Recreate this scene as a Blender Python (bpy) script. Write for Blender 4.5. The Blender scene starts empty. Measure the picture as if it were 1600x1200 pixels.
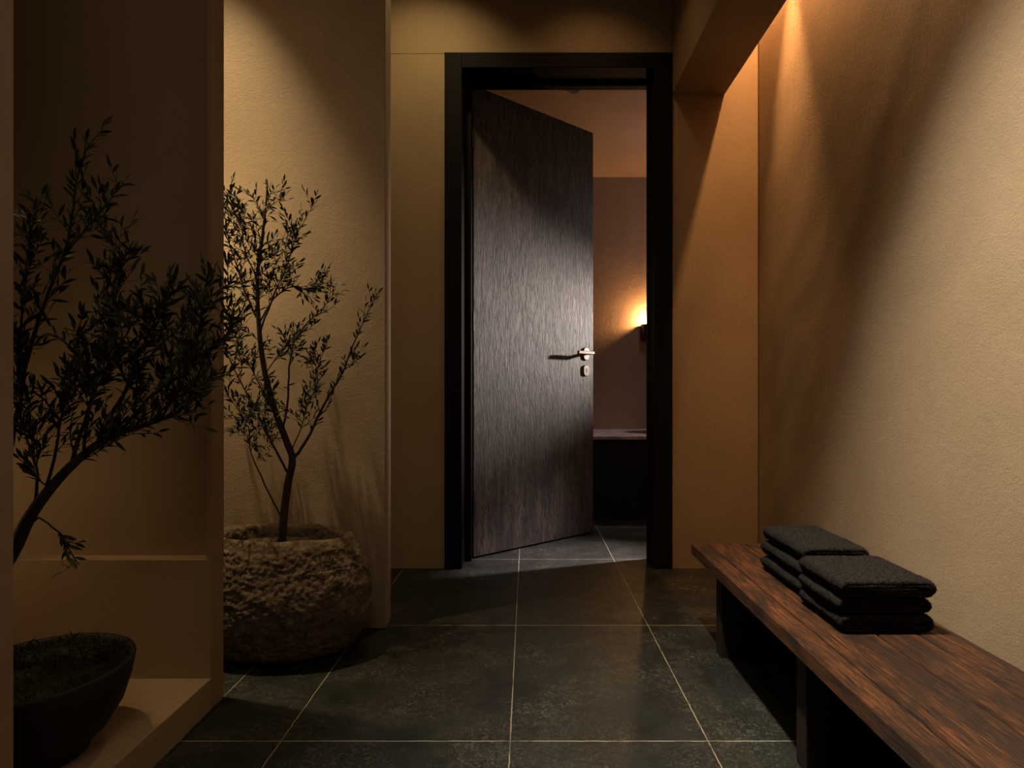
import bpy, bmesh, math, random
from mathutils import Vector, Matrix, noise

# ------------------------------------------------------------------ camera, world, lights
S = bpy.context.scene
C = bpy.data.collections.new('spa_corridor'); S.collection.children.link(C)
EYE = 0.85                      # camera height (m)
F = 900.0                       # focal length in px of a 1600 px wide frame
VPX, VPY = 824.0, 615.0         # vanishing point of the corridor

cam_d = bpy.data.cameras.new('camera')
cam_d.sensor_width = 36.0; cam_d.lens = F / 1600 * 36
cam_d.shift_x = (800 - VPX) / 1600; cam_d.shift_y = (VPY - 600) / 1600
cam_d.clip_start = 0.02
cam = bpy.data.objects.new('camera', cam_d); C.objects.link(cam)
cam.location = (0, 0, EYE); cam.rotation_euler = (math.pi / 2, 0, 0)
S.camera = cam

S.view_settings.view_transform = 'Standard'; S.view_settings.look = 'None'
S.view_settings.gamma = 1.0; S.view_settings.use_curve_mapping = False
S.view_settings.exposure = 0.0

W = bpy.data.worlds.new('world'); S.world = W; W.use_nodes = True
bg = W.node_tree.nodes['Background']
bg.inputs[0].default_value = (1.0, 0.7, 0.45, 1); bg.inputs[1].default_value = 0.0


def aim(o, target):
    d = Vector(target) - o.location
    o.rotation_euler = d.to_track_quat('-Z', 'Y').to_euler()


def spot(name, loc, target, watt, color, half_deg, blend, size=0.03):
    l = bpy.data.lights.new(name, 'SPOT'); l.energy = watt; l.color = color
    l.spot_size = math.radians(2 * half_deg); l.spot_blend = blend; l.shadow_soft_size = size
    o = bpy.data.objects.new(name, l); C.objects.link(o); o.location = loc; aim(o, target)
    return o


def area(name, loc, target, watt, color, sx, sy, spread=180):
    l = bpy.data.lights.new(name, 'AREA'); l.energy = watt; l.color = color
    l.shape = 'RECTANGLE'; l.size = sx; l.size_y = sy; l.spread = math.radians(spread)
    o = bpy.data.objects.new(name, l); C.objects.link(o); o.location = loc; aim(o, target)
    return o


def point(name, loc, watt, color, size=0.03):
    l = bpy.data.lights.new(name, 'POINT'); l.energy = watt; l.color = color; l.shadow_soft_size = size
    o = bpy.data.objects.new(name, l); C.objects.link(o); o.location = loc
    return o


CREAM = (1.0, 0.87, 0.67); AMBER = (1.0, 0.50, 0.19); WARM = (1.0, 0.66, 0.33); MAUVE = (1.0, 0.82, 0.84)
# recessed ceiling downlights of the corridor, and an added fill
spot('corridor_downlight', (0.10, 1.25, 2.95), (0.84, 0.92, 0.2), 760, CREAM, 31, 1.0, 0.05)
area('corridor_fill', (0.10, -0.50, 2.98), (0.10, -0.50, 0), 10, (1.0, 0.80, 0.60), 0.9, 0.9)  # soft fill added behind the camera to lift the left walls and pot
spot('door_downlight_left', (-0.38, 2.34, 3.0), (-0.95, 2.75, 0), 34, (1.0, 0.73, 0.34), 60, 1.0, 0.03)
spot('door_downlight_right', (0.34, 2.36, 3.0), (0.16, 2.95, 0), 12, (1.0, 0.58, 0.24), 48, 1.0, 0.03)
# planter alcove: downlight at its left end and an added fill behind the niche wall
spot('alcove_downlight', (-1.22, 1.72, 2.95), (-0.98, 2.05, 0.2), 230, (1.0, 0.76, 0.43), 24, 1.0, 0.02)
point('alcove_fill', (-1.34, 1.84, 1.40), 9.0, (1.0, 0.75, 0.42), 0.04)
# niche lights
spot('niche_downlight', (-1.30, 1.16, 2.9), (-1.08, 1.44, 0.0), 60, WARM, 9, 0.9, 0.03)
point('niche_fill', (-1.35, 1.00, 2.75), 0.9, WARM, 0.08)  # weak fill added to lift the dark upper niche wall
point('niche_low_light', (-1.56, 1.22, 0.60), 1.6, WARM, 0.03)
# LED strip in the cove beside the right wall (shines down the wall)
area('cove_strip', (1.085, 2.10, 2.82), (1.085, 2.10, 0), 30, AMBER, 0.03, 1.3)
spot('cove_spot', (1.04, 2.45, 2.84), (1.10, 2.44, 0), 170, AMBER, 17, 0.9, 0.01)
# bath room: lamp on its right side, out of view, and added fills
spot('bath_room_lamp', (1.95, 3.92, 1.42), (0.20, 3.20, 1.20), 430, (1.0, 0.87, 0.80), 22, 1.0, 0.05)
spot('bath_room_floor_fill', (1.42, 3.215, 2.50), (0.26, 2.84, 0.0), 1150, MAUVE, 13, 1.0, 0.03)  # second source, added to light the doorway floor beyond the lamp's cone
spot('bath_room_rim_fill', (0.75, 4.20, 2.56), (0.75, 4.15, 0), 50, MAUVE, 20, 0.8, 0.03)  # added spot that brightens the top of the tub rim
point('bath_room_ceiling_fill', (1.2, 3.85, 2.1), 4.5, (1.0, 0.80, 0.84), 0.10)  # pinkish fill point, added for the tint on the bath room ceiling


# ------------------------------------------------------------------ helpers
def at(px, py, Y):
    return Vector(((px - VPX) * Y / F, Y, EYE - (py - VPY) * Y / F))


def link_obj(name, me, mat=None, parent=None, smooth=False):
    o = bpy.data.objects.new(name, me); C.objects.link(o)
    if mat: me.materials.append(mat)
    if smooth:
        for p in me.polygons: p.use_smooth = True
    if parent: o.parent = parent
    return o


def from_bm(name, bm, mat=None, parent=None, smooth=False):
    bmesh.ops.recalc_face_normals(bm, faces=bm.faces[:])
    me = bpy.data.meshes.new(name); bm.to_mesh(me); bm.free()
    return link_obj(name, me, mat, parent, smooth)


def tag(o, label=None, cat=None, group=None, kind=None):
    if label: o['label'] = label
    if cat: o['category'] = cat
    if group: o['group'] = group
    if kind: o['kind'] = kind
    return o


def empty(name, loc=(0, 0, 0), rz=0.0):
    o = bpy.data.objects.new(name, None); C.objects.link(o)
    o.location = loc; o.rotation_euler = (0, 0, rz); o.empty_display_size = 0.1
    return o


def add_box(bm, x0, x1, y0, y1, z0, z1, bevel=0.0, seg=2):
    vs = [bm.verts.new((x, y, z)) for x in (x0, x1) for y in (y0, y1) for z in (z0, z1)]
    f = [(0, 1, 3, 2), (4, 6, 7, 5), (0, 4, 5, 1), (2, 3, 7, 6), (0, 2, 6, 4), (1, 5, 7, 3)]
    fs = [bm.faces.new([vs[i] for i in q]) for q in f]
    if bevel > 0:
        es = list({e for fc in fs for e in fc.edges})
        bmesh.ops.bevel(bm, geom=es, offset=bevel, segments=seg, profile=0.5, affect='EDGES')


def box_obj(name, b, mat, parent=None, bevel=0.0):
    bm = bmesh.new(); add_box(bm, *b, bevel=bevel)
    return from_bm(name, bm, mat, parent)


def add_tube(bm, pts, radii, sides=8, cap=True):
    rings = []; n = len(pts); prev = None
    for i, p in enumerate(pts):
        d = (pts[min(i + 1, n - 1)] - pts[max(i - 1, 0)]).normalized()
        if prev is None:
            u = d.orthogonal().normalized()
        else:
            u = (prev - d * prev.dot(d)).normalized()
        prev = u; v = d.cross(u)
        rings.append([bm.verts.new(p + (u * math.cos(a) + v * math.sin(a)) * radii[i])
                      for a in [2 * math.pi * k / sides for k in range(sides)]])
    for a, b in zip(rings, rings[1:]):
        for k in range(sides):
            bm.faces.new((a[k], a[(k + 1) % sides], b[(k + 1) % sides], b[k]))
    if cap:
        bm.faces.new(rings[0][::-1]); bm.faces.new(rings[-1])


def smooth_path(pts, sub=4):
    out = []; n = len(pts)
    for i in range(n - 1):
        p0, p1, p2, p3 = pts[max(i - 1, 0)], pts[i], pts[i + 1], pts[min(i + 2, n - 1)]
        for k in range(sub):
            t = k / sub
            out.append(0.5 * ((2 * p1) + (p2 - p0) * t + (2 * p0 - 5 * p1 + 4 * p2 - p3) * t * t
                              + (3 * p1 - p0 - 3 * p2 + p3) * t ** 3))
    out.append(pts[-1].copy())
    return out


# ------------------------------------------------------------------ materials
class N:
    def __init__(self, name):
        self.m = bpy.data.materials.new(name); self.m.use_nodes = True
        self.t = self.m.node_tree; self.b = self.t.nodes['Principled BSDF']
        self.co = self.t.nodes.new('ShaderNodeTexCoord').outputs['Object']

    def link(self, a, b): self.t.links.new(a, b)

    def set(self, k, v):
        if isinstance(v, bpy.types.NodeSocket): self.link(v, self.b.inputs[k])
        else: self.b.inputs[k].default_value = v

    def scale(self, s, src=None):
        n = self.t.nodes.new('ShaderNodeMapping'); n.inputs['Scale'].default_value = s
        self.link(src or self.co, n.inputs['Vector']); return n.outputs[0]

    def noise(self, sc, det=6, rough=0.55, vec=None, dist=0.0):
        n = self.t.nodes.new('ShaderNodeTexNoise')
        n.inputs['Scale'].default_value = sc; n.inputs['Detail'].default_value = det
        n.inputs['Roughness'].default_value = rough; n.inputs['Distortion'].default_value = dist
        self.link(vec or self.co, n.inputs['Vector']); return n.outputs[0]

    def voro(self, sc, vec=None, feature='F1'):
        n = self.t.nodes.new('ShaderNodeTexVoronoi'); n.feature = feature
        n.inputs['Scale'].default_value = sc
        self.link(vec or self.co, n.inputs['Vector']); return n.outputs['Distance']

    def ramp(self, src, stops):
        n = self.t.nodes.new('ShaderNodeValToRGB'); e = n.color_ramp.elements
        while len(e) < len(stops): e.new(0.5)
        for el, (p, c) in zip(e, stops):
            el.position = p; el.color = (c, c, c, 1) if isinstance(c, (int, float)) else (*c, 1)
        self.link(src, n.inputs[0]); return n.outputs[0]

    def mix(self, fac, a, b, mode='MIX'):
        n = self.t.nodes.new('ShaderNodeMix'); n.data_type = 'RGBA'; n.blend_type = mode
        for k, v in ((0, fac), (6, a), (7, b)):
            if isinstance(v, bpy.types.NodeSocket): self.link(v, n.inputs[k])
            else: n.inputs[k].default_value = (*v, 1) if isinstance(v, tuple) else v
        return n.outputs[2]

    def math(self, op, a, b=None, c=None):
        n = self.t.nodes.new('ShaderNodeMath'); n.operation = op
        for k, v in enumerate((a, b, c)):
            if v is None: continue
            if isinstance(v, bpy.types.NodeSocket): self.link(v, n.inputs[k])
            else: n.inputs[k].default_value = v
        return n.outputs[0]

    def xyz(self):
        n = self.t.nodes.new('ShaderNodeSeparateXYZ'); self.link(self.co, n.inputs[0]); return n.outputs

    def bump(self, h, strength=0.3, dist=0.01, prev=None):
        n = self.t.nodes.new('ShaderNodeBump'); n.inputs['Strength'].default_value = strength
        n.inputs['Distance'].default_value = dist; self.link(h, n.inputs['Height'])
        if prev is not None: self.link(prev, n.inputs['Normal'])
        return n.outputs[0]


def plaster(name, c0, c1, grain=0.35, trowel=0.35):
    n = N(name)
    n.set('Base Color', n.mix(n.ramp(n.noise(2.2, 7, 0.6, dist=0.6), [(0.3, 0), (0.7, 1)]), c0, c1))
    n.set('Roughness', 0.72); n.set('Specular IOR Level', 0.25)
    fine = n.bump(n.noise(170, 5, 0.7, dist=0.6), grain, 0.0028)
    strokes = n.noise(9, 5, 0.6, vec=n.scale((1, 1, 0.45)), dist=1.4)
    mid = n.bump(strokes, trowel, 0.006, fine)
    n.set('Normal', n.bump(n.ramp(n.noise(26, 6, 0.7, dist=0.8), [(0.45, 0), (0.62, 1)]), trowel * 0.8, 0.003, mid))
    return n.m


M = {}
M['plaster'] = plaster('tan_plaster', (0.248, 0.177, 0.112), (0.285, 0.208, 0.133))
M['plaster_rough'] = plaster('rough_tan_plaster', (0.248, 0.180, 0.115), (0.285, 0.211, 0.136), 0.75, 0.20)
M['plaster_smooth'] = plaster('smooth_plaster', (0.223, 0.155, 0.093), (0.260, 0.186, 0.112), 0.15, 0.15)
M['edge'] = plaster('plaster_edge', (0.248, 0.180, 0.130), (0.273, 0.198, 0.149), 0.1, 0.05)
M['plaster_bath'] = plaster('bath_plaster', (0.223, 0.155, 0.105), (0.273, 0.192, 0.130), 0.15, 0.3)


def mat_floor():
    n = N('slate_tiles'); X, Y, Z = n.xyz()
    wob = n.math('MULTIPLY', n.math('SUBTRACT', n.noise(25, 3), 0.5), 0.004)
    xs = n.math('ADD', X, wob); ys = n.math('ADD', Y, wob)
    line = None; ident = 0.0
    for c in (-1.45, -0.852, -0.603, -0.042, 0.442, 1.0):
        a = n.math('LESS_THAN', n.math('ABSOLUTE', n.math('SUBTRACT', xs, c)), 0.0014)
        line = a if line is None else n.math('MAXIMUM', line, a)
        ident = n.math('ADD', ident, n.math('MULTIPLY', n.math('GREATER_THAN', X, c), 1.37))
    for c in (0.0, 0.70, 1.409, 2.113, 2.955, 3.66, 4.36):
        a = n.math('LESS_THAN', n.math('ABSOLUTE', n.math('SUBTRACT', ys, c)), 0.0016)
        line = n.math('MAXIMUM', line, a)
        ident = n.math('ADD', ident, n.math('MULTIPLY', n.math('GREATER_THAN', Y, c), 5.91))
    wn = n.t.nodes.new('ShaderNodeTexWhiteNoise'); wn.noise_dimensions = '1D'
    n.link(ident, wn.inputs['W'])
    base = n.mix(n.ramp(n.noise(3.5, 8, 0.68, dist=0.5), [(0.3, 0), (0.72, 1)]),
                 (0.003, 0.0034, 0.003), (0.0105, 0.0115, 0.0095))
    base = n.mix(n.math('MULTIPLY', wn.outputs[0], 0.35), base, (0.008, 0.012, 0.008))
    fleck = n.ramp(n.noise(62, 7, 0.8, dist=1.8), [(0.50, 0), (0.64, 1)])
    fleck = n.math('MULTIPLY', fleck, n.ramp(n.noise(5, 4), [(0.38, 0.0), (0.66, 0.9)]))
    base = n.mix(fleck, base, (0.075, 0.072, 0.058))
    gr = n.math('MULTIPLY', line, n.ramp(n.noise(14, 4), [(0.32, 0.35), (0.5, 1)]))
    n.set('Base Color', n.mix(gr, base, (0.20, 0.17, 0.125)))
    n.set('Roughness', n.ramp(n.noise(9, 6, 0.7), [(0.3, 0.38), (0.75, 0.62)]))
    n.set('Specular IOR Level', 0.32)
    b = n.bump(n.noise(120, 4, 0.65), 0.35, 0.0015)
    b = n.bump(n.noise(11, 6, 0.65, dist=0.7), 0.5, 0.004, b)
    n.set('Normal', n.bump(n.math('SUBTRACT', 1.0, line), 0.5, 0.002, b))
    return n.m


M['floor'] = mat_floor()


def mat_door():
    n = N('dark_veneer')
    v = n.scale((14, 14, 0.9))
    g = n.noise(3.0, 8, 0.65, vec=v, dist=0.8); g2 = n.noise(9.0, 6, 0.7, vec=n.scale((9, 9, 1.6)), dist=1.2)
    c = n.mix(n.ramp(g, [(0.3, 0), (0.7, 1)]), (0.030, 0.024, 0.021), (0.120, 0.098, 0.085))
    n.set('Base Color', n.mix(n.ramp(g2, [(0.48, 0), (0.62, 0.85)]), c, (0.018, 0.013, 0.012)))
    blo = n.ramp(n.noise(4, 6, 0.7, vec=n.scale((2.2, 2.2, 0.8)), dist=0.9), [(0.45, 0), (0.65, 0.75)])
    n.link(n.mix(blo, n.b.inputs['Base Color'].links[0].from_socket, (0.022, 0.018, 0.016)), n.b.inputs['Base Color'])
    n.set('Roughness', n.ramp(g2, [(0.3, 0.48), (0.7, 0.66)])); n.set('Specular IOR Level', 0.4)
    b = n.bump(g2, 0.7, 0.006); n.set('Normal', n.bump(n.noise(5, 8, 0.7, vec=n.scale((12, 12, 2.2)), dist=1.0), 0.6, 0.005, b))
    return n.m


M['door'] = mat_door()


def plain(name, c, rough=0.5, spec=0.4, metal=0.0, bump=None):
    n = N(name); n.set('Base Color', (*c, 1)); n.set('Roughness', rough)
    n.set('Specular IOR Level', spec); n.set('Metallic', metal)
    if bump: n.set('Normal', n.bump(n.noise(bump[0], 5, 0.65), bump[1], bump[2]))
    return n.m


M['frame'] = plain('blackened_oak', (0.006, 0.0042, 0.0048), 0.65, 0.06, bump=(60, 0.2, 0.001))
M['metal'] = plain('satin_nickel', (0.15, 0.13, 0.11), 0.42, 0.5, 1.0)
M['metal_dark'] = plain('dark_hole', (0.01, 0.01, 0.01), 0.6)
M['sconce'] = plain('black_metal', (0.012, 0.010, 0.010), 0.45, 0.4, 0.3)
M['tub'] = plain('black_stone', (0.005, 0.005, 0.007), 0.6, 0.2, bump=(30, 0.4, 0.004))


def mat_wood():
    n = N('worn_dark_timber'); X, Y, Z = n.xyz()
    wood_id = 0.0
    for c in (0.655, 0.79, 0.885):
        wood_id = n.math('ADD', wood_id, n.math('MULTIPLY', n.math('GREATER_THAN', X, c), 3.17))
    off = n.t.nodes.new('ShaderNodeCombineXYZ'); n.link(wood_id, off.inputs[1]); n.link(wood_id, off.inputs[2])
    va = n.t.nodes.new('ShaderNodeVectorMath'); va.operation = 'ADD'
    n.link(n.co, va.inputs[0]); n.link(off.outputs[0], va.inputs[1])
    v = n.scale((24, 1.1, 24), va.outputs[0])
    g = n.noise(6.0, 8, 0.65, vec=v, dist=1.4)
    streak = n.noise(11, 8, 0.72, vec=n.scale((24, 1.3, 24), va.outputs[0]), dist=1.0)
    blot = n.noise(7, 6, 0.7, vec=n.scale((1.6, 0.55, 1.6), va.outputs[0]), dist=0.8)
    c = n.mix(n.ramp(g, [(0.3, 0), (0.72, 1)]), (0.022, 0.0075, 0.003), (0.130, 0.045, 0.0145))
    c = n.mix(n.ramp(blot, [(0.43, 0), (0.58, 0.8)]), c, (0.012, 0.0065, 0.0045))
    c = n.mix(n.ramp(streak, [(0.49, 0), (0.62, 0.95)]), c, (0.005, 0.0035, 0.003))
    n.set('Base Color', c)
    n.set('Roughness', n.ramp(streak, [(0.3, 0.42), (0.7, 0.65)])); n.set('Specular IOR Level', 0.25)
    b = n.bump(n.ramp(streak, [(0.45, 1), (0.7, 0)]), 0.7, 0.004)
    n.set('Normal', n.bump(n.noise(3, 8, 0.75, vec=n.scale((40, 3, 40)), dist=0.6), 0.5, 0.002, b))
    return n.m


M['wood'] = mat_wood()
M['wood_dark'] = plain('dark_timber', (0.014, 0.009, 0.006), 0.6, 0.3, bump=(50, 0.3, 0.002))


def mat_terry(name, c0, c1):
    n = N(name)
    loop = n.voro(300); nz = n.noise(190, 5, 0.75)
    n.set('Base Color', n.mix(n.ramp(nz, [(0.40, 0), (0.62, 1)]), c0, c1))
    n.set('Roughness', 0.95); n.set('Specular IOR Level', 0.1)
    n.set('Sheen Weight', 0.04); n.set('Sheen Roughness', 0.5)
    b = n.bump(loop, 1.0, 0.006); n.set('Normal', n.bump(nz, 1.0, 0.016, b))
    return n.m


M['terry'] = mat_terry('charcoal_terry', (0.003, 0.0027, 0.0028), (0.040, 0.032, 0.029))


def mat_stone():
    n = N('rough_stone')
    a = n.noise(22, 8, 0.7, dist=0.8)
    c = n.mix(n.ramp(a, [(0.35, 0), (0.68, 1)]), (0.055, 0.036, 0.022), (0.23, 0.165, 0.105))
    c = n.mix(n.ramp(n.noise(5, 5, 0.6), [(0.45, 0), (0.7, 0.6)]), c, (0.12, 0.065, 0.032))
    c = n.mix(n.ramp(n.voro(60), [(0.0, 0.7), (0.25, 0)]), c, (0.03, 0.022, 0.016))
    n.set('Base Color', c); n.set('Roughness', 0.9); n.set('Specular IOR Level', 0.2)
    b = n.bump(n.noise(110, 7, 0.75, dist=0.6), 0.9, 0.009)
    n.set('Normal', n.bump(n.voro(48), 0.6, 0.006, b))
    return n.m


M['stone'] = mat_stone()


def two(name, c0, c1, sc, rough, bump=0.6, dist=0.006, spec=0.25):
    n = N(name); a = n.noise(sc, 7, 0.7, dist=0.6)
    n.set('Base Color', n.mix(n.ramp(a, [(0.35, 0), (0.68, 1)]), c0, c1))
    n.set('Roughness', rough); n.set('Specular IOR Level', spec); n.set('Normal', n.bump(a, bump, dist))
    return n.m


M['soil'] = two('gravel_soil', (0.03, 0.022, 0.015), (0.15, 0.11, 0.075), 60, 0.95, 1.0, 0.012)
M['bark'] = two('olive_bark', (0.018, 0.012, 0.008), (0.050, 0.034, 0.022), 90, 0.85)
M['leaf'] = two('olive_leaf', (0.014, 0.017, 0.009), (0.030, 0.034, 0.018), 18, 0.6, 0.1, 0.001)
M['bowl'] = two('dark_ceramic', (0.007, 0.0065, 0.006), (0.017, 0.015, 0.013), 12, 0.65, 0.3, 0.003, 0.25)
M['moss'] = two('moss', (0.012, 0.014, 0.005), (0.045, 0.046, 0.018), 70, 0.95, 1.0, 0.01)
M['rim'] = two('worn_stone_slab', (0.10, 0.085, 0.085), (0.34, 0.30, 0.29), 9, 0.5, 0.4, 0.003)
n_ = N('lamp_glow'); n_.set('Emission Color', (1.0, 0.62, 0.25, 1)); n_.set('Emission Strength', 30.0); M['glow'] = n_.m

# ------------------------------------------------------------------ room shell
YB = 2.802                                  # corridor side of the door wall
YB2 = 2.96
XR = 1.121                                  # right wall
HC = 3.05


def struct(o, label, cat):
    return tag(o, label, cat, None, 'structure')


struct(box_obj('floor', (-2.3, 2.5, -1.6, 4.9, -0.08, 0.0), M['floor']), 'dark slate tiled floor with pale grout lines', 'floor')
struct(box_obj('ceiling', (-2.3, 1.30, -1.6, YB2, HC, HC + 0.1), M['plaster_smooth']), 'plaster ceiling of the corridor', 'ceiling')

# door wall with the doorway; its upper band stands a few millimetres proud
bm = bmesh.new()
add_box(bm, -2.2, -0.400, YB, YB2, 0, 2.503)
add_box(bm, 0.702, 2.45, YB, YB2, 0, HC)
add_box(bm, -2.2, 0.702, YB - 0.0015, YB2, 2.503, HC, 0.0008, 1)
struct(from_bm('wall_back', bm, M['plaster_smooth']), 'tan plaster end wall around the dark doorway', 'wall')


# right wall: hand-trowelled, slightly uneven surface
def uneven_wall(name, x, y0, y1, z0, z1, ny, nz, amp, mat, back):
    bm = bmesh.new(); g = []
    for i in range(ny + 1):
        row = []
        for j in range(nz + 1):
            y = y0 + (y1 - y0) * i / ny; z = z0 + (z1 - z0) * j / nz
            d = amp * noise.noise((y * 2.6, z * 0.9, 3.1)) + amp * 0.5 * noise.noise((y * 6.0, z * 1.6, 9.7))
            d += amp * 0.35 * noise.noise((y * 7 + z * 5, z * 3 - y * 3, 1.3))
            if i in (0, ny) or j in (0, nz): d = 0
            row.append(bm.verts.new((x + d, y, z)))
        g.append(row)
    for i in range(ny):
        for j in range(nz):
            bm.faces.new((g[i][j], g[i][j + 1], g[i + 1][j + 1], g[i + 1][j]))
    b = [bm.verts.new((back, yy, zz)) for yy, zz in ((y0, z0), (y0, z1), (y1, z1), (y1, z0))]
    bm.faces.new(b)
    bm.faces.new([g[0][j] for j in range(nz + 1)] + [b[1], b[0]])
    bm.faces.new([g[ny][j] for j in range(nz + 1)] + [b[2], b[3]])
    bm.faces.new([g[i][0] for i in range(ny + 1)] + [b[3], b[0]])
    bm.faces.new([g[i][nz] for i in range(ny + 1)] + [b[2], b[1]])
    o = from_bm(name, bm, mat)
    for p in o.data.polygons: p.use_smooth = len(p.vertices) == 4 and p.area < 0.1
    return o


struct(uneven_wall('wall_right', XR, -1.6, YB, 0, HC, 190, 120, 0.0048, M['plaster_rough'], XR + 0.12),
       'rough trowelled plaster wall behind the bench', 'wall')
# beam that hides the cove light
struct(box_obj('ceiling_beam', (0.704, 0.959, -1.6, YB, 2.304, HC), M['plaster_smooth'], bevel=0.002),
       'dark plaster beam hiding the cove light over the bench', 'beam')

# left side: near wall end, niche, alcove
struct(box_obj('wall_left', (-0.905, -0.852, -1.6, 0.956, 0, HC), M['edge'], bevel=0.002),
       'nearest plaster wall end at the left border', 'wall')
struct(box_obj('niche_floor', (-1.75, -0.852, 0.6, 1.5525, 0, 0.0826), M['plaster'], bevel=0.002),
       'raised plaster base of the niche with the dark bowl', 'floor')
bm = bmesh.new()
add_box(bm, -0.864, -0.852, 1.552, 1.617, 0.40, HC)
add_box(bm, -1.75, -0.852, 1.552, 1.617, 0, 0.403, 0.002, 1)
add_box(bm, -1.75, -0.8635, 1.592, 1.617, 0.4, HC)
struct(from_bm('wall_niche', bm, M['plaster_smooth']), 'dim plaster back wall of the niche with a shallow ledge', 'wall')
struct(box_obj('wall_niche_side', (-1.85, -1.75, -1.6, 1.617, 0, HC), M['plaster_smooth']), 'plaster side wall of the niche', 'wall')
bm = bmesh.new()
add_box(bm, -2.0, -0.514, 2.084, 2.167, 0, HC, 0.002, 1)
struct(from_bm('wall_alcove', bm, M['plaster_rough']), 'plaster partition behind the stone planter', 'wall')
struct(box_obj('wall_passage', (-2.3, -2.0, -1.6, YB2, 0, HC), M['plaster_smooth']), 'far left wall of the side passage', 'wall')
struct(box_obj('wall_front', (-2.3, 1.3, -1.75, -1.6, 0, HC), M['plaster_smooth']), 'plaster wall behind the viewer', 'wall')

# bath room shell
struct(box_obj('wall_bath_back', (-1.1, 2.5, 4.66, 4.78, 0, 2.6), M['plaster_bath']), 'plaster far wall of the bath room with the wall lamp', 'wall')
struct(box_obj('wall_bath_left', (-1.1, -1.0, YB2, 4.66, 0, 2.6), M['plaster_bath']), 'left wall of the bath room', 'wall')
struct(box_obj('wall_bath_right', (2.4, 2.5, YB2, 4.66, 0, 2.6), M['plaster_bath']), 'right wall of the bath room', 'wall')
struct(box_obj('ceiling_bath', (-1.1, 2.5, YB2, 4.78, 2.6, 2.72), M['plaster_bath']), 'plaster ceiling of the bath room', 'ceiling')

# door frame
bm = bmesh.new()
FY = 2.788
add_box(bm, -0.4016, -0.3176, FY, 2.965, 0, 2.503, 0.003, 2)
add_box(bm, 0.617, 0.7036, FY, 2.965, 0, 2.503, 0.003, 2)
add_box(bm, -0.3186, 0.618, FY, 2.965, 2.428, 2.503, 0.003, 2)
add_box(bm, -0.3186, -0.284, 2.915, 2.958, 0, 2.43, 0.002, 1)
add_box(bm, 0.611, 0.618, 2.915, 2.958, 0, 2.43, 0.002, 1)
add_box(bm, -0.286, 0.612, 2.915, 2.958, 2.408, 2.43, 0.002, 1)
struct(from_bm('trim_1', bm, M['frame']), 'near-black timber frame of the doorway', 'door frame')

# ------------------------------------------------------------------ door
door = struct(empty('door_1', (-0.2767, 2.965, 0), math.atan2(0.544, 0.678)),
              'dark veneered door standing half open into the bath room', 'door')
DW, DH, DT = 0.869, 2.430, 0.044
leaf = box_obj('door_leaf', (0, DW, 0, DT, 0.008, 0.008 + DH), M['door'], door, bevel=0.0025)


def rounded_plate(bm, cx, cz, w, h, y0, y1, r, seg=6):
    pts = []
    for sx, sz, a0 in ((1, 1, 0), (-1, 1, 90), (-1, -1, 180), (1, -1, 270)):
        for k in range(seg + 1):
            a = math.radians(a0 + 90 * k / seg)
            pts.append((cx + sx * (w / 2 - r) + r * math.cos(a), cz + sz * (h / 2 - r) + r * math.sin(a)))
    rings = []
    for y, s in ((y0, 1.0), (y1 + (y0 - y1) * 0.3, 1.0), (y1, 0.93)):
        rings.append([bm.verts.new((cx + (x - cx) * s, y, cz + (z - cz) * s)) for x, z in pts])
    for a, b in zip(rings, rings[1:]):
        for k in range(len(pts)):
            bm.faces.new((a[k], a[(k + 1) % len(pts)], b[(k + 1) % len(pts)], b[k]))
    bm.faces.new(rings[-1]); bm.faces.new(rings[0])


hx = 0.804
bm = bmesh.new(); rounded_plate(bm, hx, 1.089, 0.046, 0.078, 0.0, -0.010, 0.021)
rose = from_bm('rosette', bm, M['metal'], door)
bm = bmesh.new()
add_tube(bm, [Vector((hx, -0.008, 1.091)), Vector((hx, -0.055, 1.091))], [0.0095, 0.0095], 16)
add_box(bm, hx - 0.118, hx + 0.012, -0.066, -0.049, 1.081, 1.101, 0.004, 3)
from_bm('lever_handle', bm, M['metal'], door)
bm = bmesh.new(); rounded_plate(bm, hx, 0.989, 0.046, 0.068, 0.0, -0.010, 0.021)
lock = from_bm('lock_plate', bm, M['metal'], door)
bm = bmesh.new(); rounded_plate(bm, hx, 0.995, 0.011, 0.011, -0.0095, -0.0108, 0.005)
rounded_plate(bm, hx, 0.984, 0.006, 0.018, -0.0095, -0.0107, 0.0028)
from_bm('keyhole', bm, M['metal_dark'], lock)
for z in (0.28, 1.22, 2.16):
    bm = bmesh.new(); add_tube(bm, [Vector((-0.006, -0.004, z - 0.05)), Vector((-0.006, -0.004, z + 0.05))], [0.007, 0.007], 12)
    from_bm('hinge', bm, M['sconce'], door)

# ------------------------------------------------------------------ bathtub and wall lamp in the bath room
tub = tag(empty('bathtub', (0.6, 4.24, 0)), 'low black stone bath with a pale slab rim seen past the open door', 'bathtub')
bm = bmesh.new()
add_box(bm, -1.25, 1.55, -0.385, -0.345, 0.0, 0.545)
add_box(bm, -1.25, 1.55, 0.38, 0.415, 0.0, 0.545)
add_box(bm, -1.25, -1.21, -0.346, 0.381, 0.0, 0.545)
add_box(bm, 1.51, 1.55, -0.346, 0.381, 0.0, 0.545)
from_bm('tub_body', bm, M['tub'], tub)
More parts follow.
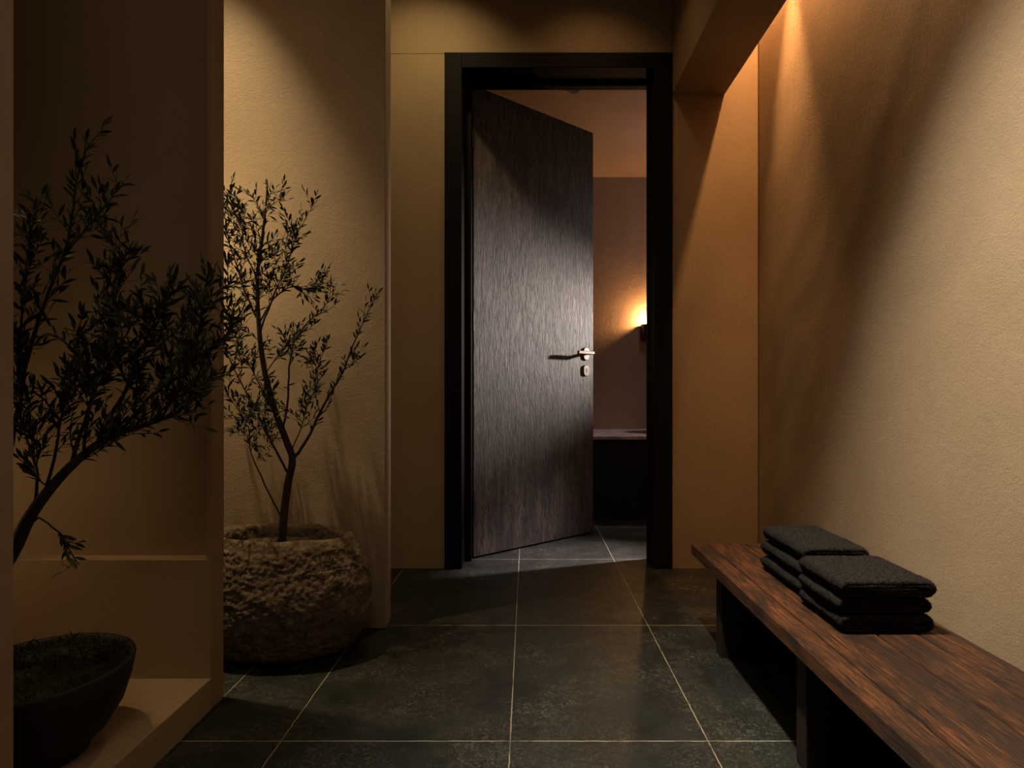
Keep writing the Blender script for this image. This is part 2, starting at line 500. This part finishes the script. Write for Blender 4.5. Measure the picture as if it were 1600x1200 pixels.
# slab with an oval basin cut-out and the basin under it
bm = bmesh.new(); K = 64
bx, by, brx, bry = 0.72, 0.02, 0.60, 0.27
outer_t, outer_b, inner_t, inner_b = [], [], [], []
for k in range(K):
    a = 2 * math.pi * k / K; ca, sa = math.cos(a), math.sin(a)
    t = min((1.57 if ca > 0 else 1.27) / max(abs(ca), 1e-6), (0.418 if sa > 0 else 0.415) / max(abs(sa), 1e-6))
    ox, oy = ca * t, sa * t
    outer_t.append(bm.verts.new((ox, oy, 0.565))); outer_b.append(bm.verts.new((ox, oy, 0.545)))
    inner_t.append(bm.verts.new((bx + brx * ca, by + bry * sa, 0.565))); inner_b.append(bm.verts.new((bx + brx * ca, by + bry * sa, 0.545)))
for k in range(K):
    j = (k + 1) % K
    bm.faces.new((outer_t[k], outer_t[j], inner_t[j], inner_t[k]))
    bm.faces.new((outer_b[k], outer_b[j], outer_t[j], outer_t[k]))
    bm.faces.new((inner_t[k], inner_t[j], inner_b[j], inner_b[k]))
    bm.faces.new((outer_b[k], inner_b[k], inner_b[j], outer_b[j]))
tag(from_bm('tub_rim', bm, M['rim'], tub), 'pale worn stone slab rim')
bm = bmesh.new(); rings = []
for s, z in ((1.0, 0.545), (0.97, 0.42), (0.9, 0.25), (0.75, 0.15), (0.4, 0.12)):
    rings.append([bm.verts.new((bx + brx * s * math.cos(2 * math.pi * k / 48), by + bry * s * math.sin(2 * math.pi * k / 48), z)) for k in range(48)])
for a, b in zip(rings, rings[1:]):
    for k in range(48): bm.faces.new((a[k], a[(k + 1) % 48], b[(k + 1) % 48], b[k]))
bm.faces.new(rings[-1])
from_bm('basin', bm, M['tub'], tub, True)

lamp = tag(empty('wall_lamp', (0.985, 4.66, 1.34)), 'small black wall lamp glowing upward on the bath room wall', 'lamp')
bm = bmesh.new()
ring_o = []
for z in (-0.065, 0.065):
    ring_o.append([bm.verts.new((0.072 * math.cos(math.pi * k / 16), -0.012 - 0.085 * math.sin(math.pi * k / 16), z)) for k in range(17)])
ring_i = [[bm.verts.new((0.064 * math.cos(math.pi * k / 16), -0.016 - 0.074 * math.sin(math.pi * k / 16), z)) for k in range(17)] for z in (-0.05, 0.065)]
for k in range(16):
    bm.faces.new((ring_o[0][k], ring_o[0][k + 1], ring_o[1][k + 1], ring_o[1][k]))
    bm.faces.new((ring_i[0][k], ring_i[0][k + 1], ring_i[1][k + 1], ring_i[1][k]))
    bm.faces.new((ring_o[1][k], ring_o[1][k + 1], ring_i[1][k + 1], ring_i[1][k]))
bm.faces.new(ring_o[0]); bm.faces.new(ring_i[0])
bm.faces.new((ring_o[0][0], ring_o[0][16], ring_o[1][16], ring_o[1][0]))
bm.faces.new((ring_i[0][0], ring_i[0][16], ring_i[1][16], ring_i[1][0]))
bm.faces.new((ring_o[1][0], ring_i[1][0], ring_i[1][16], ring_o[1][16]))
from_bm('lamp_shade', bm, M['sconce'], lamp)
box_obj('wall_plate', (-0.045, 0.045, -0.0125, 0.0, -0.06, 0.06), M['sconce'], lamp, 0.002)
bm = bmesh.new(); bmesh.ops.create_uvsphere(bm, u_segments=16, v_segments=10, radius=0.018)
bulb = from_bm('bulb', bm, M['glow'], lamp, True); bulb.location = (0, -0.048, 0.028)
spot('wall_lamp_uplight', (0.985, 4.612, 1.385), (0.985, 4.67, 2.4), 12, AMBER, 66, 0.9, 0.015)
point('wall_lamp_spill', (0.985, 4.60, 1.43), 24, AMBER, 0.02)

# ------------------------------------------------------------------ bench
bench = tag(empty('bench', (0.785, 1.22, 0)), 'long low bench of worn dark timber along the right wall', 'bench')
B0, B1, BT = 0.25, 2.09, 0.306
rnd = random.Random(4)


def plank(bm, x0, x1, y0, y1, z0, z1, seed, n=70):
    r = random.Random(seed); rings = []; w = 0.0025
    for i in range(n + 1):
        y = y0 + (y1 - y0) * i / n
        a = 0.0014 * noise.noise((y * 18, seed, 0)) + 0.0007 * noise.noise((y * 70, seed, 4)); b = 0.0014 * noise.noise((y * 16, seed, 8))
        t = 0.0008 * noise.noise((y * 5, seed, 2))
        sec = [(x0 + a, z0), (x0 + a, z1 - w + t), (x0 + a + w, z1 + t), (x0 + (x1 - x0) * .35, z1 + t * .4),
               (x0 + (x1 - x0) * .7, z1 - t * .4), (x1 + b - w, z1 + t), (x1 + b, z1 - w + t), (x1 + b, z0)]
        rings.append([bm.verts.new((x, y, z)) for x, z in sec])
    for p, q in zip(rings, rings[1:]):
        for k in range(8): bm.faces.new((p[k], p[(k + 1) % 8], q[(k + 1) % 8], q[k]))
    bm.faces.new(rings[0]); bm.faces.new(rings[-1])


bm = bmesh.new()
for x0, x1, s in ((0.595, 0.653, 1), (0.657, 0.7875, 2), (0.7915, 0.8835, 3), (0.887, 0.974, 4)):
    plank(bm, x0, x1, B0, B1, BT - 0.036, BT, s)
o = from_bm('seat', bm, M['wood'], bench); o.matrix_parent_inverse = Matrix.Translation(-bench.location)
bm = bmesh.new(); add_box(bm, 0.930, 0.955, B0 + 0.05, 1.85, 0, BT - 0.0365, 0.002, 1)  # hidden panel added to keep light out from under the seat
o = from_bm('light_block_panel', bm, M['wood_dark'], bench); o.matrix_parent_inverse = Matrix.Translation(-bench.location)
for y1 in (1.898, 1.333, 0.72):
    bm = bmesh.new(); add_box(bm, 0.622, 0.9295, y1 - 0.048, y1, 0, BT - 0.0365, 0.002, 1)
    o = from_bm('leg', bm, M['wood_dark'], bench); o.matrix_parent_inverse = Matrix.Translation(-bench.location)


# ------------------------------------------------------------------ folded towels
def towel(name, x0, x1, y0, y1, z, H, seed, label, group):
    H -= 0.0025
    t = H / 5.0; path = []; ts = t * 0.9

    def arc(cx, cz, r, a0, a1, n):
        return [(cx + r * t * math.cos(math.radians(a0 + (a1 - a0) * k / n)), z + cz * t + r * t * math.sin(math.radians(a0 + (a1 - a0) * k / n))) for k in range(n + 1)]

    def run(xa, xb, k):
        return [(xa + (xb - xa) * i / 12, z + k * t) for i in range(1, 12)]
    xl, xr = x0 + 2.5 * t, x1 - 2.5 * t
    path += run(xr - t, xl, 2.5) + arc(xl, 2.0, 0.5, 90, 270, 6)        # innermost layer
    path += run(xl, xr, 1.5) + arc(xr, 2.5, 1.0, -90, 90, 8)
    path += run(xr, xl, 3.5) + arc(xl, 2.0, 1.5, 90, 270, 10)
    path += run(xl, xr, 0.5) + arc(xr, 2.5, 2.0, -90, 90, 14)           # big outer right fold
    path += run(xr, xl, 4.5) + arc(xl, 2.5, 2.0, 90, 190, 9)            # top layer tucked over the left side
    n = len(path); bm = bmesh.new(); rings = []
    NY = 26
    ys = [0, .006, .014, .026, .042, .066] + [.1 + .8 * k / (NY - 8) for k in range(NY - 7)] + [.935, .958, .974, .986, .994, 1]
    for f in ys:
        y = y0 + (y1 - y0) * f
        e = min(f, 1 - f) * (y1 - y0); t2 = t * 0.9
        th = ts * (1.0 if e > t2 * 0.5 else 0.35 + 0.65 * math.sqrt(max(0, 1 - (1 - e / (t2 * 0.5)) ** 2)))
        L, R = [], []
        for i, (px, pz) in enumerate(path):
            ax, az = path[max(i - 1, 0)]; bx_, bz_ = path[min(i + 1, n - 1)]
            d = Vector((bx_ - ax, bz_ - az)).normalized(); nx, nz = -d.y, d.x
            k = min(1, max(0.25, math.sqrt(min(i, n - 1 - i) / 2.0)))
            hx_, hz_ = nx * th * 0.5 * k, nz * th * 0.5 * k
            for s, lst in ((1, L), (-1, R)):
                q = Vector((px + s * hx_, y, pz + s * hz_))
                dn = 0.0016 * noise.noise(q * 30 + Vector((seed, 0, 0))) + 0.0010 * noise.noise(q * 110 + Vector((0, seed, 0)))
                q += Vector((s * nx * dn, 0, s * nz * dn))
                q.y += 0.004 * noise.noise(Vector((px * 14, seed * 3.1, pz * 50)))
                q.x += 0.004 * noise.noise(Vector((y * 9, seed, 1.0)))
                k2 = math.sqrt(max(0, 1 - (1 - min(e, .022) / .022) ** 2)); zc = z + H * .45; xc = (x0 + x1) / 2
                q.z = zc + (q.z - zc) * (.80 + .20 * k2); q.x = xc + (q.x - xc) * (.972 + .028 * k2)
                if q.z < z + 0.0006: q.z = z + 0.0006
                lst.append(q)
        rings.append([bm.verts.new(q) for q in L + R[::-1]])
    m = 2 * n
    for a, b in zip(rings, rings[1:]):
        for k in range(m): bm.faces.new((a[k], a[(k + 1) % m], b[(k + 1) % m], b[k]))
    for rg in (rings[0], rings[-1]):
        for i in range(n - 1): bm.faces.new((rg[i], rg[i + 1], rg[m - 2 - i], rg[m - 1 - i]))
    bmesh.ops.recalc_face_normals(bm, faces=bm.faces[:])
    tr = random.Random(int(seed * 77)); top = z + H
    for fc in list(bm.faces):
        m_ = fc.calc_center_median(); nr = fc.normal
        if not ((nr.z > .3 and m_.z > top - .012) or (nr.x < -.2 and m_.x < x0 + .02) or (nr.x > .2 and m_.x > x1 - .03) or (abs(nr.y) > .3) or min(m_.y - y0, y1 - m_.y) < .006): continue
        cnt = fc.calc_area() / 5.5e-6; cnt = int(cnt) + (tr.random() < cnt % 1)
        vs = [v.co.copy() for v in fc.verts]
        for k in range(cnt):
            a_, b_ = tr.random(), tr.random()
            p = vs[0].lerp(vs[1], a_).lerp(vs[3].lerp(vs[2], a_), b_) if len(vs) == 4 else m_
            hh = tr.uniform(.0010, .0030)
            tip = p + nr * hh + Vector((tr.uniform(-1, 1), tr.uniform(-1, 1), tr.uniform(-1, .4))) * .0012
            if tip.z < z + .0004 or (tip.z > z + H + .0012 and seed not in (3.0, 6.0)): continue
            u_ = Vector((tr.uniform(-1, 1), tr.uniform(-1, 1), tr.uniform(-1, 1))).cross(nr)
            if u_.length < 1e-3: continue
            u_ = u_.normalized() * .0010
            w_ = u_.cross(nr).normalized() * .0007
            a0, a1, a2, a3 = (bm.verts.new(p + u_ - nr * .0004), bm.verts.new(p - u_ * .5 + w_ - nr * .0004), bm.verts.new(p - u_ * .5 - w_ - nr * .0004), bm.verts.new(tip))
            bm.faces.new((a0, a1, a3)); bm.faces.new((a1, a2, a3)); bm.faces.new((a2, a0, a3))
    c = Vector(((x0 + x1) / 2, (y0 + y1) / 2, z))
    bmesh.ops.translate(bm, verts=bm.verts, vec=-c)
    o = from_bm(name, bm, M['terry'], None, True); o.location = c
    return tag(o, label, 'towel', group)


G1, G2 = 'charcoal towels in the near stack', 'charcoal towels in the far stack'
ZT = BT + 0.0015
towel('folded_towel', 0.705, 0.924, 1.302, 1.500, ZT, 0.042, 1.0, 'charcoal folded towel at the bottom of the nearer, wider stack', G1)
towel('folded_towel', 0.703, 0.918, 1.306, 1.505, ZT + 0.0425, 0.036, 2.0, 'charcoal folded towel in the middle of the nearer stack', G1)
towel('folded_towel', 0.706, 0.926, 1.300, 1.508, ZT + 0.079, 0.044, 3.0, 'charcoal folded towel on top of the nearer stack', G1)
towel('folded_towel', 0.724, 0.915, 1.535, 1.795, ZT, 0.044, 4.0, 'charcoal folded towel at the bottom of the farther stack', G2)
towel('folded_towel', 0.727, 0.912, 1.530, 1.800, ZT + 0.0445, 0.044, 5.0, 'charcoal folded towel in the middle of the farther stack', G2)
towel('folded_towel', 0.733, 0.912, 1.533, 1.800, ZT + 0.089, 0.046, 6.0, 'charcoal folded towel on top of the farther stack', G2)


# ------------------------------------------------------------------ plants
def add_leaf(bm, base, d, up, L, Wd):
    d = d.normalized(); s = d.cross(up)
    if s.length < 1e-4: s = d.orthogonal()
    s.normalize(); nrm = s.cross(d)
    mid = []
    for t, wv, dz in ((0.0, 0.08, 0), (0.28, 0.85, 0.05), (0.55, 1.0, 0.06), (0.82, 0.55, 0.02), (1.0, 0.0, -0.06)):
        c = base + d * (L * t) + nrm * (L * dz)
        if wv == 0: mid.append((bm.verts.new(c),))
        else:
            mid.append((bm.verts.new(c + s * (Wd * wv * .5)), bm.verts.new(c - nrm * (Wd * 0.12 * wv)), bm.verts.new(c - s * (Wd * wv * .5))))
    for a, b in zip(mid, mid[1:]):
        if len(b) == 3:
            bm.faces.new((a[0], a[1], b[1], b[0])); bm.faces.new((a[1], a[2], b[2], b[1]))
        else:
            bm.faces.new((a[0], a[1], b[0])); bm.faces.new((a[1], a[2], b[0]))


def grow(rng, bmT, bmL, start, d, length, rad, level, leafL, ylim, density=1.0):
    """one twig: a curved tube with leaves along it and side twigs"""
    n = 6; pts = [start]; dd = d.normalized()
    for i in range(n):
        dd = (dd + Vector((rng.uniform(-.18, .18), rng.uniform(-.18, .18), rng.uniform(-.08, .2)))).normalized()
        q = pts[-1] + dd * length / n
        q.y = min(max(q.y, ylim[0]), ylim[1])
        if q.x + 0.0 < ylim[2](q.y): q.x = ylim[2](q.y)
        pts.append(q)
    add_tube(bmT, pts, [rad * (1 - 0.75 * i / n) for i in range(n + 1)], 5)
    nl = max(2, int(length / (leafL * 0.42) * density))
    for k in range(nl):
        t = 0.12 + 0.88 * (k + rng.random() * .5) / nl; f = min(t, .999) * n; i = int(f)
        p = pts[i].lerp(pts[i + 1], f - i); ax = (pts[i + 1] - pts[i]).normalized()
        side = ax.orthogonal().normalized(); side.rotate(Matrix.Rotation(rng.uniform(0, 6.28), 3, ax))
        ld = (ax * rng.uniform(.5, 1.1) + side * rng.uniform(.5, 1.0)).normalized()
        l = leafL * rng.uniform(.65, 1.25)
        if p.y + ld.y * l > ylim[1] + .012: ld.y = -abs(ld.y) * .3
        add_leaf(bmL, p, ld, Vector((rng.uniform(-1, 1), rng.uniform(-1, 1), 1)), l, l * rng.uniform(.20, .30))
    add_leaf(bmL, pts[-1], dd, Vector((rng.uniform(-1, 1), -1, .4)), leafL, leafL * .24)
    if level > 0:
        for k in range(rng.choice((2, 3))):
            i = rng.randint(1, n - 1); ax = (pts[i + 1] - pts[i]).normalized()
            side = ax.orthogonal().normalized(); side.rotate(Matrix.Rotation(rng.uniform(0, 6.28), 3, ax))
            grow(rng, bmT, bmL, pts[i], (ax * .7 + side * .8), length * rng.uniform(.4, .65), rad * .6, level - 1, leafL, ylim, density)


def limb(rng, bmB, bmL, pix, r0, r1, twig, leafL, ylim, start_t=.25, count=8, tl=(.08, .16), level=1, density=1.0, inverse=None):
    pts = smooth_path([at(*p) for p in pix], 4)
    n = len(pts)
    pts = [p + Vector((rng.uniform(-1, 1), rng.uniform(-1, 1), rng.uniform(-1, 1))) * .0015 if 0 < i < n - 1 else p for i, p in enumerate(pts)]
    add_tube(bmB, pts, [r0 + (r1 - r0) * (i / (n - 1)) ** .8 for i in range(n)], 8)
    for k in range(count):
        t = start_t + (1 - start_t) * (k + rng.random() * .6) / count
        f = min(t, .995) * (n - 1); i = int(f); p = pts[i].lerp(pts[i + 1], f - i)
        ax = (pts[min(i + 2, n - 1)] - pts[max(i - 1, 0)]).normalized()
        side = Vector((rng.uniform(-1, 1), rng.uniform(-.7, .7), rng.uniform(-.3, .7)))
        grow(rng, bmB, bmL, p, ax * .8 + side * .9, rng.uniform(*tl), twig, level, leafL, ylim, density)
    # leaves straight on the outer limb
    for k in range(int(count * 2.5)):
        t = max(start_t, .35) + (1 - max(start_t, .35)) * rng.random(); f = min(t, .995) * (n - 1); i = int(f)
        p = pts[i].lerp(pts[i + 1], f - i); ax = (pts[i + 1] - pts[i]).normalized()
        side = ax.orthogonal().normalized(); side.rotate(Matrix.Rotation(rng.uniform(0, 6.28), 3, ax))
        l = leafL * rng.uniform(.7, 1.2)
        add_leaf(bmL, p, ax * .8 + side * .8, Vector((0, -1, .5)), l, l * .25)


def lathe_noise(prof, K, fn):
    """elliptical lathe: prof rows are (rx, ry, z); fn displaces each point"""
    bm = bmesh.new(); rings = []
    for j, (rx, ry, z) in enumerate(prof):
        rings.append([bm.verts.new(fn(rx * math.cos(2 * math.pi * k / K), ry * math.sin(2 * math.pi * k / K), z, j)) for k in range(K)])
    for a, b in zip(rings, rings[1:]):
        for k in range(K): bm.faces.new((a[k], a[(k + 1) % K], b[(k + 1) % K], b[k]))
    return bm, rings


def dense(prof, n):
    pts = smooth_path([Vector(p) for p in prof], 8)
    L = [0]
    for a, b in zip(pts, pts[1:]): L.append(L[-1] + (b - a).length)
    out = []; i = 0
    for k in range(n + 1):
        s = L[-1] * k / n
        while i < len(L) - 2 and L[i + 1] < s: i += 1
        out.append(pts[i].lerp(pts[i + 1], (s - L[i]) / max(1e-9, L[i + 1] - L[i])))
    return out


# ---- stone planter with a young olive
PX, PY = -0.806, 1.905
plant1 = tag(empty('potted_olive_tree', (PX, PY, 0)), 'slender young olive in a rough stone pot on the slate floor', 'potted tree')
prof = dense([(0.10, 0.06, 0.004), (0.17, 0.105, 0.006), (0.235, 0.145, 0.035), (0.278, 0.166, 0.11), (0.290, 0.170, 0.19), (0.276, 0.160, 0.27),
              (0.245, 0.139, 0.355), (0.228, 0.126, 0.388), (0.212, 0.116, 0.392), (0.196, 0.103, 0.380), (0.190, 0.098, 0.33), (0.185, 0.095, 0.28)], 150)


def stone_fn(x, y, z, j):
    p = Vector((x, y, z)); q = p.normalized() if p.length > 0 else p
    out = Vector((x, y * 2.2, 0)).normalized()
    d = 0.006 * noise.noise(p * 7) + 0.003 * noise.noise(p * 19) + 0.0035 * noise.noise(p * 45) + 0.0045 * noise.noise(p * 95) + 0.003 * noise.noise(p * 190)
    if j > 110: d = -d * .6
    zz = z + (0.006 * noise.noise(p * 11) if z > .34 else 0) + .006 * (x / .2) * (1 if z > .3 else 0) * -1
    y2 = y + out.y * d
    return Vector((x + out.x * d, min(y2, 0.172), max(zz, 0.001)))


bm, rings = lathe_noise(prof, 300, stone_fn)
bm.faces.new(rings[0][::-1])
from_bm('stone_pot', bm, M['stone'], plant1, True)
bm = bmesh.new(); rr = []
for s in [k / 14 for k in range(1, 15)]:
    rr.append([bm.verts.new((0.192 * s * math.cos(2 * math.pi * k / 60), 0.100 * s * math.sin(2 * math.pi * k / 60),
               0.352 + .012 * noise.noise((s * 9 * math.cos(k / 9.55), s * 9 * math.sin(k / 9.55), 1)) + .006 * noise.noise((s * 30 * math.cos(k / 9.55), s * 30 * math.sin(k / 9.55), 5)))) for k in range(60)])
for a, b in zip(rr, rr[1:]):
    for k in range(60): bm.faces.new((a[k], a[(k + 1) % 60], b[(k + 1) % 60], b[k]))
bm.faces.new(rr[0])
from_bm('soil', bm, M['soil'], plant1, True)

rng = random.Random(11)
lim1 = (1.66, 2.045, lambda y: -1.25)
bmL = bmesh.new(); LL = 0.026
bmT = bmesh.new()
trunk_pts = smooth_path([at(*p) for p in ((440, 852, 1.90), (444, 800, 1.90), (450, 755, 1.90), (457, 718, 1.90), (447, 688, 1.90), (430, 642, 1.90),
                                           (416, 592, 1.90), (408, 545, 1.90), (404, 500, 1.90), (402, 455, 1.89), (404, 410, 1.89), (411, 360, 1.89), (416, 315, 1.89), (418, 280, 1.89))], 4)
nT = len(trunk_pts)
add_tube(bmT, trunk_pts, [0.0125 * (1 - i / (nT - 1)) ** .75 + 0.0012 for i in range(nT)], 10)
for k in range(26):
    f = (.55 + .44 * rng.random()) * (nT - 1); i = int(f); p = trunk_pts[i]
    grow(rng, bmT, bmL, p, Vector((rng.uniform(-1, 1), rng.uniform(-.6, .4), rng.uniform(.1, .9))), rng.uniform(.07, .19) * (1.25 - f / nT * .7), .0016, 1, LL, lim1)
pl_inv = Matrix.Translation(-plant1.location)
o = from_bm('trunk', bmT, M['bark'], plant1, True); o.matrix_parent_inverse = pl_inv
limbs1 = [  # pixels + depth, base radius, count, first twig, twig length
    ([(457, 718, 1.90), (478, 690, 1.90), (502, 640, 1.91), (532, 588, 1.92), (556, 530, 1.93), (575, 487, 1.93), (590, 458, 1.94)], .0062, 13, .2, (.04, .09), 0),
    ([(441, 675, 1.90), (449, 630, 1.88), (452, 575, 1.87), (460, 535, 1.86), (482, 503, 1.86), (505, 480, 1.86), (522, 458, 1.86)], .0042, 9, .3, (.04, .09), 0),
    ([(452, 742, 1.90), (430, 702, 1.89), (412, 665, 1.88), (396, 635, 1.88), (364, 574, 1.87), (346, 530, 1.86), (328, 470, 1.85)], .0045, 13, .25, (.05, .12), 1),
    ([(442, 812, 1.90), (414, 757, 1.88), (393, 710, 1.87), (388, 668, 1.86), (372, 640, 1.86), (352, 612, 1.85)], .0030, 9, .4, (.05, .10), 1),
    ([(430, 645, 1.90), (410, 640, 1.85), (392, 652, 1.83), (372, 668, 1.82)], .0020, 7, .25, (.05, .09), 1),
    ([(414, 585, 1.90), (430, 560, 1.93), (446, 545, 1.95), (462, 520, 1.96)], .0022, 7, .25, (.05, .09), 1),
    ([(500, 645, 1.91), (492, 610, 1.94), (496, 575, 1.96), (508, 545, 1.97)], .0020, 8, .2, (.04, .09), 1),
    ([(535, 580, 1.92), (548, 570, 1.95), (556, 556, 1.97)], .0014, 4, .2, (.03, .06), 0),
    ([(440, 665, 1.90), (424, 655, 1.94), (404, 675, 1.96), (396, 700, 1.97)], .0018, 7, .2, (.05, .09), 1),
    ([(404, 500, 1.90), (385, 462, 1.89), (372, 420, 1.88), (358, 380, 1.88), (350, 335, 1.87), (344, 310, 1.87)], .0040, 12, .2, (.05, .11), 1),
    ([(406, 520, 1.90), (424, 470, 1.88), (442, 430, 1.87), (456, 392, 1.87), (470, 350, 1.87)], .0038, 11, .2, (.05, .10), 1),
    ([(405, 505, 1.90), (430, 465, 1.92), (455, 448, 1.93), (480, 452, 1.93), (492, 448, 1.93)], .0030, 9, .2, (.04, .09), 1),
    ([(404, 440, 1.89), (386, 400, 1.86), (378, 360, 1.85), (384, 325, 1.84)], .0028, 8, .2, (.04, .09), 1),
    ([(428, 640, 1.90), (405, 600, 1.93), (385, 560, 1.94), (366, 520, 1.95), (350, 480, 1.95)], .0032, 11, .2, (.05, .12), 1),
    ([(455, 705, 1.90), (470, 670, 1.86), (478, 640, 1.84), (492, 610, 1.83)], .0022, 6, .3, (.04, .08), 1),
]
for pix, r0, cnt, st, tl, lv in limbs1:
    bmB = bmesh.new(); limb(rng, bmB, bmL, pix, r0, .0010, .0013, LL, lim1, st, cnt, tl, lv)
    o = from_bm('branch', bmB, M['bark'], plant1, True); o.matrix_parent_inverse = pl_inv
o = from_bm('foliage', bmL, M['leaf'], plant1, True); o.matrix_parent_inverse = pl_inv

# ---- niche: dark bowl with moss and a leaning olive
BX, BY, BZ = -1.046, 1.222, 0.0826
plant2 = tag(empty('potted_olive_tree', (BX, BY, BZ)), 'leaning olive in a smooth dark bowl with moss in the dim niche', 'potted tree')
prof = [(0.0, 0.012), (0.085, 0.012), (0.085, 0.0), (0.110, 0.0), (0.115, 0.016), (0.150, 0.045), (0.180, 0.09), (0.197, 0.14), (0.205, 0.182),
        (0.203, 0.187), (0.196, 0.186), (0.190, 0.178), (0.184, 0.14), (0.172, 0.11)]
bm = bmesh.new(); rings = []
for r, z in prof:
    if r == 0: continue
    r *= 0.875
    rings.append([bm.verts.new((r * math.cos(2 * math.pi * k / 72), r * math.sin(2 * math.pi * k / 72), z)) for k in range(72)])
for a, b in zip(rings, rings[1:]):
    for k in range(72): bm.faces.new((a[k], a[(k + 1) % 72], b[(k + 1) % 72], b[k]))
bm.faces.new(rings[0])
from_bm('bowl', bm, M['bowl'], plant2, True)
bm = bmesh.new(); rr = []
for s in [k / 22 for k in range(1, 23)]:
    row = []
    for k in range(90):
        a = 2 * math.pi * k / 90; p = Vector((0.163 * s * math.cos(a), 0.163 * s * math.sin(a), 0))
        row.append(bm.verts.new((p.x, p.y, 0.166 + .026 * (1 - s * s) + .010 * noise.noise(p * 22) + .007 * noise.noise(p * 60) + .005 * noise.noise(p * 130))))
    rr.append(row)
for a, b in zip(rr, rr[1:]):
    for k in range(90): bm.faces.new((a[k], a[(k + 1) % 90], b[(k + 1) % 90], b[k]))
bm.faces.new(rr[0])
rng = random.Random(23)
for k in range(900):                         # moss fronds
    a = rng.uniform(0, 6.283); s = .157 * math.sqrt(rng.random()); p = Vector((s * math.cos(a), s * math.sin(a),   .174 + .022 * (1 - (s / .163) ** 2)))
    add_leaf(bm, p, Vector((rng.uniform(-.8, .8), rng.uniform(-.8, .8), rng.uniform(.3, 1))), Vector((rng.random(), 1, .2)), rng.uniform(.008, .022), .003)
for k in range(70):
    a = rng.uniform(0.2, 2.6); s = .15 * math.sqrt(rng.uniform(.3, 1)); p = Vector((s * math.cos(a), s * math.sin(a), .172))
    for q in range(3): add_leaf(bm, p + Vector((0, 0, .006 * q)), Vector((rng.uniform(-.9, .9), rng.uniform(-.5, .5), rng.uniform(.4, 1))), Vector((rng.random(), 1, .2)), rng.uniform(.015, .032), .005)
from_bm('moss', bm, M['moss'], plant2, False)

lim2 = (1.02, 1.535, lambda y: -1.6)
bmL = bmesh.new(); bmT = bmesh.new(); LL = 0.030
tp = smooth_path([at(*p) for p in ((16, 1050, 1.22), (-8, 985, 1.22), (-12, 935, 1.22), (3, 892, 1.22), (25, 852, 1.22), (44, 812, 1.22), (70, 774, 1.22), (108, 731, 1.225),
                                    (150, 696, 1.235), (188, 676, 1.245), (232, 662, 1.26), (275, 645, 1.275), (305, 622, 1.29))], 4)
nT = len(tp)
add_tube(bmT, tp, [0.0165 * (1 - i / (nT - 1)) ** .8 + 0.0014 for i in range(nT)], 10)
for k in range(20):
    f = (.5 + .49 * rng.random()) * (nT - 1); i = int(f)
    grow(rng, bmT, bmL, tp[i], Vector((rng.uniform(-.4, 1), rng.uniform(-.6, .8), rng.uniform(.1, 1))), rng.uniform(.07, .16), .0018, 1, LL, lim2)
p2_inv = Matrix.Translation(-plant2.location)
o = from_bm('trunk', bmT, M['bark'], plant2, True); o.matrix_parent_inverse = p2_inv
limbs2 = [
    ([(3, 892, 1.22), (4, 800, 1.22), (14, 710, 1.22), (28, 637, 1.22), (44, 556, 1.22), (69, 475, 1.22), (100, 400, 1.22), (112, 337, 1.22), (122, 275, 1.22), (137, 228, 1.22)], .0075, 16, .45, (.03, .07), 0),
    ([(100, 400, 1.22), (122, 372, 1.22), (145, 345, 1.22), (172, 312, 1.22), (194, 286, 1.22)], .0026, 7, .25, (.025, .05), 0),
    ([(28, 637, 1.22), (30, 560, 1.20), (36, 480, 1.19), (44, 400, 1.19), (52, 335, 1.19)], .0034, 14, .15, (.04, .09), 1),
    ([(56, 795, 1.22), (58, 740, 1.21), (46, 700, 1.20), (34, 640, 1.19), (26, 560, 1.18)], .0034, 12, .3, (.05, .10), 1),
    ([(72, 772, 1.22), (88, 700, 1.23), (98, 640, 1.24), (112, 580, 1.25), (120, 530, 1.25)], .0036, 12, .2, (.05, .11), 1),
    ([(108, 731, 1.225), (132, 660, 1.24), (152, 580, 1.25), (172, 510, 1.26), (184, 450, 1.26), (196, 395, 1.26)], .0046, 20, .25, (.05, .11), 1),
    ([(150, 696, 1.235), (190, 620, 1.27), (232, 560, 1.30), (282, 510, 1.35), (322, 470, 1.41), (362, 440, 1.46)], .0046, 14, .2, (.04, .085), 1),
    ([(188, 676, 1.245), (232, 622, 1.29), (280, 588, 1.34), (330, 545, 1.41), (360, 520, 1.45)], .0040, 14, .2, (.05, .12), 1),
    ([(275, 645, 1.275), (310, 618, 1.32), (342, 582, 1.40)], .0022, 7, .2, (.04, .09), 1),
    ([(170, 686, 1.24), (196, 610, 1.22), (222, 545, 1.20), (242, 500, 1.19), (256, 462, 1.19)], .0036, 13, .25, (.035, .08), 1),
    ([(128, 715, 1.23), (140, 640, 1.19), (168, 570, 1.17), (205, 510, 1.16)], .0034, 13, .25, (.05, .12), 1),
    ([(35, 835, 1.22), (58, 810, 1.21), (80, 822, 1.20), (98, 838, 1.20), (110, 862, 1.20), (124, 882, 1.20)], .0022, 4, .5, (.03, .05), 0),
    ([(250, 655, 1.27), (285, 600, 1.24), (303, 545, 1.24), (316, 500, 1.25)], .0028, 10, .25, (.035, .08), 1),
]
for pix, r0, cnt, st, tl, lv in limbs2:
    bmB = bmesh.new(); limb(rng, bmB, bmL, pix, r0, .0011, .0014, LL, lim2, st, cnt, tl, lv)
    o = from_bm('branch', bmB, M['bark'], plant2, True); o.matrix_parent_inverse = p2_inv
o = from_bm('foliage', bmL, M['leaf'], plant2, True); o.matrix_parent_inverse = p2_inv
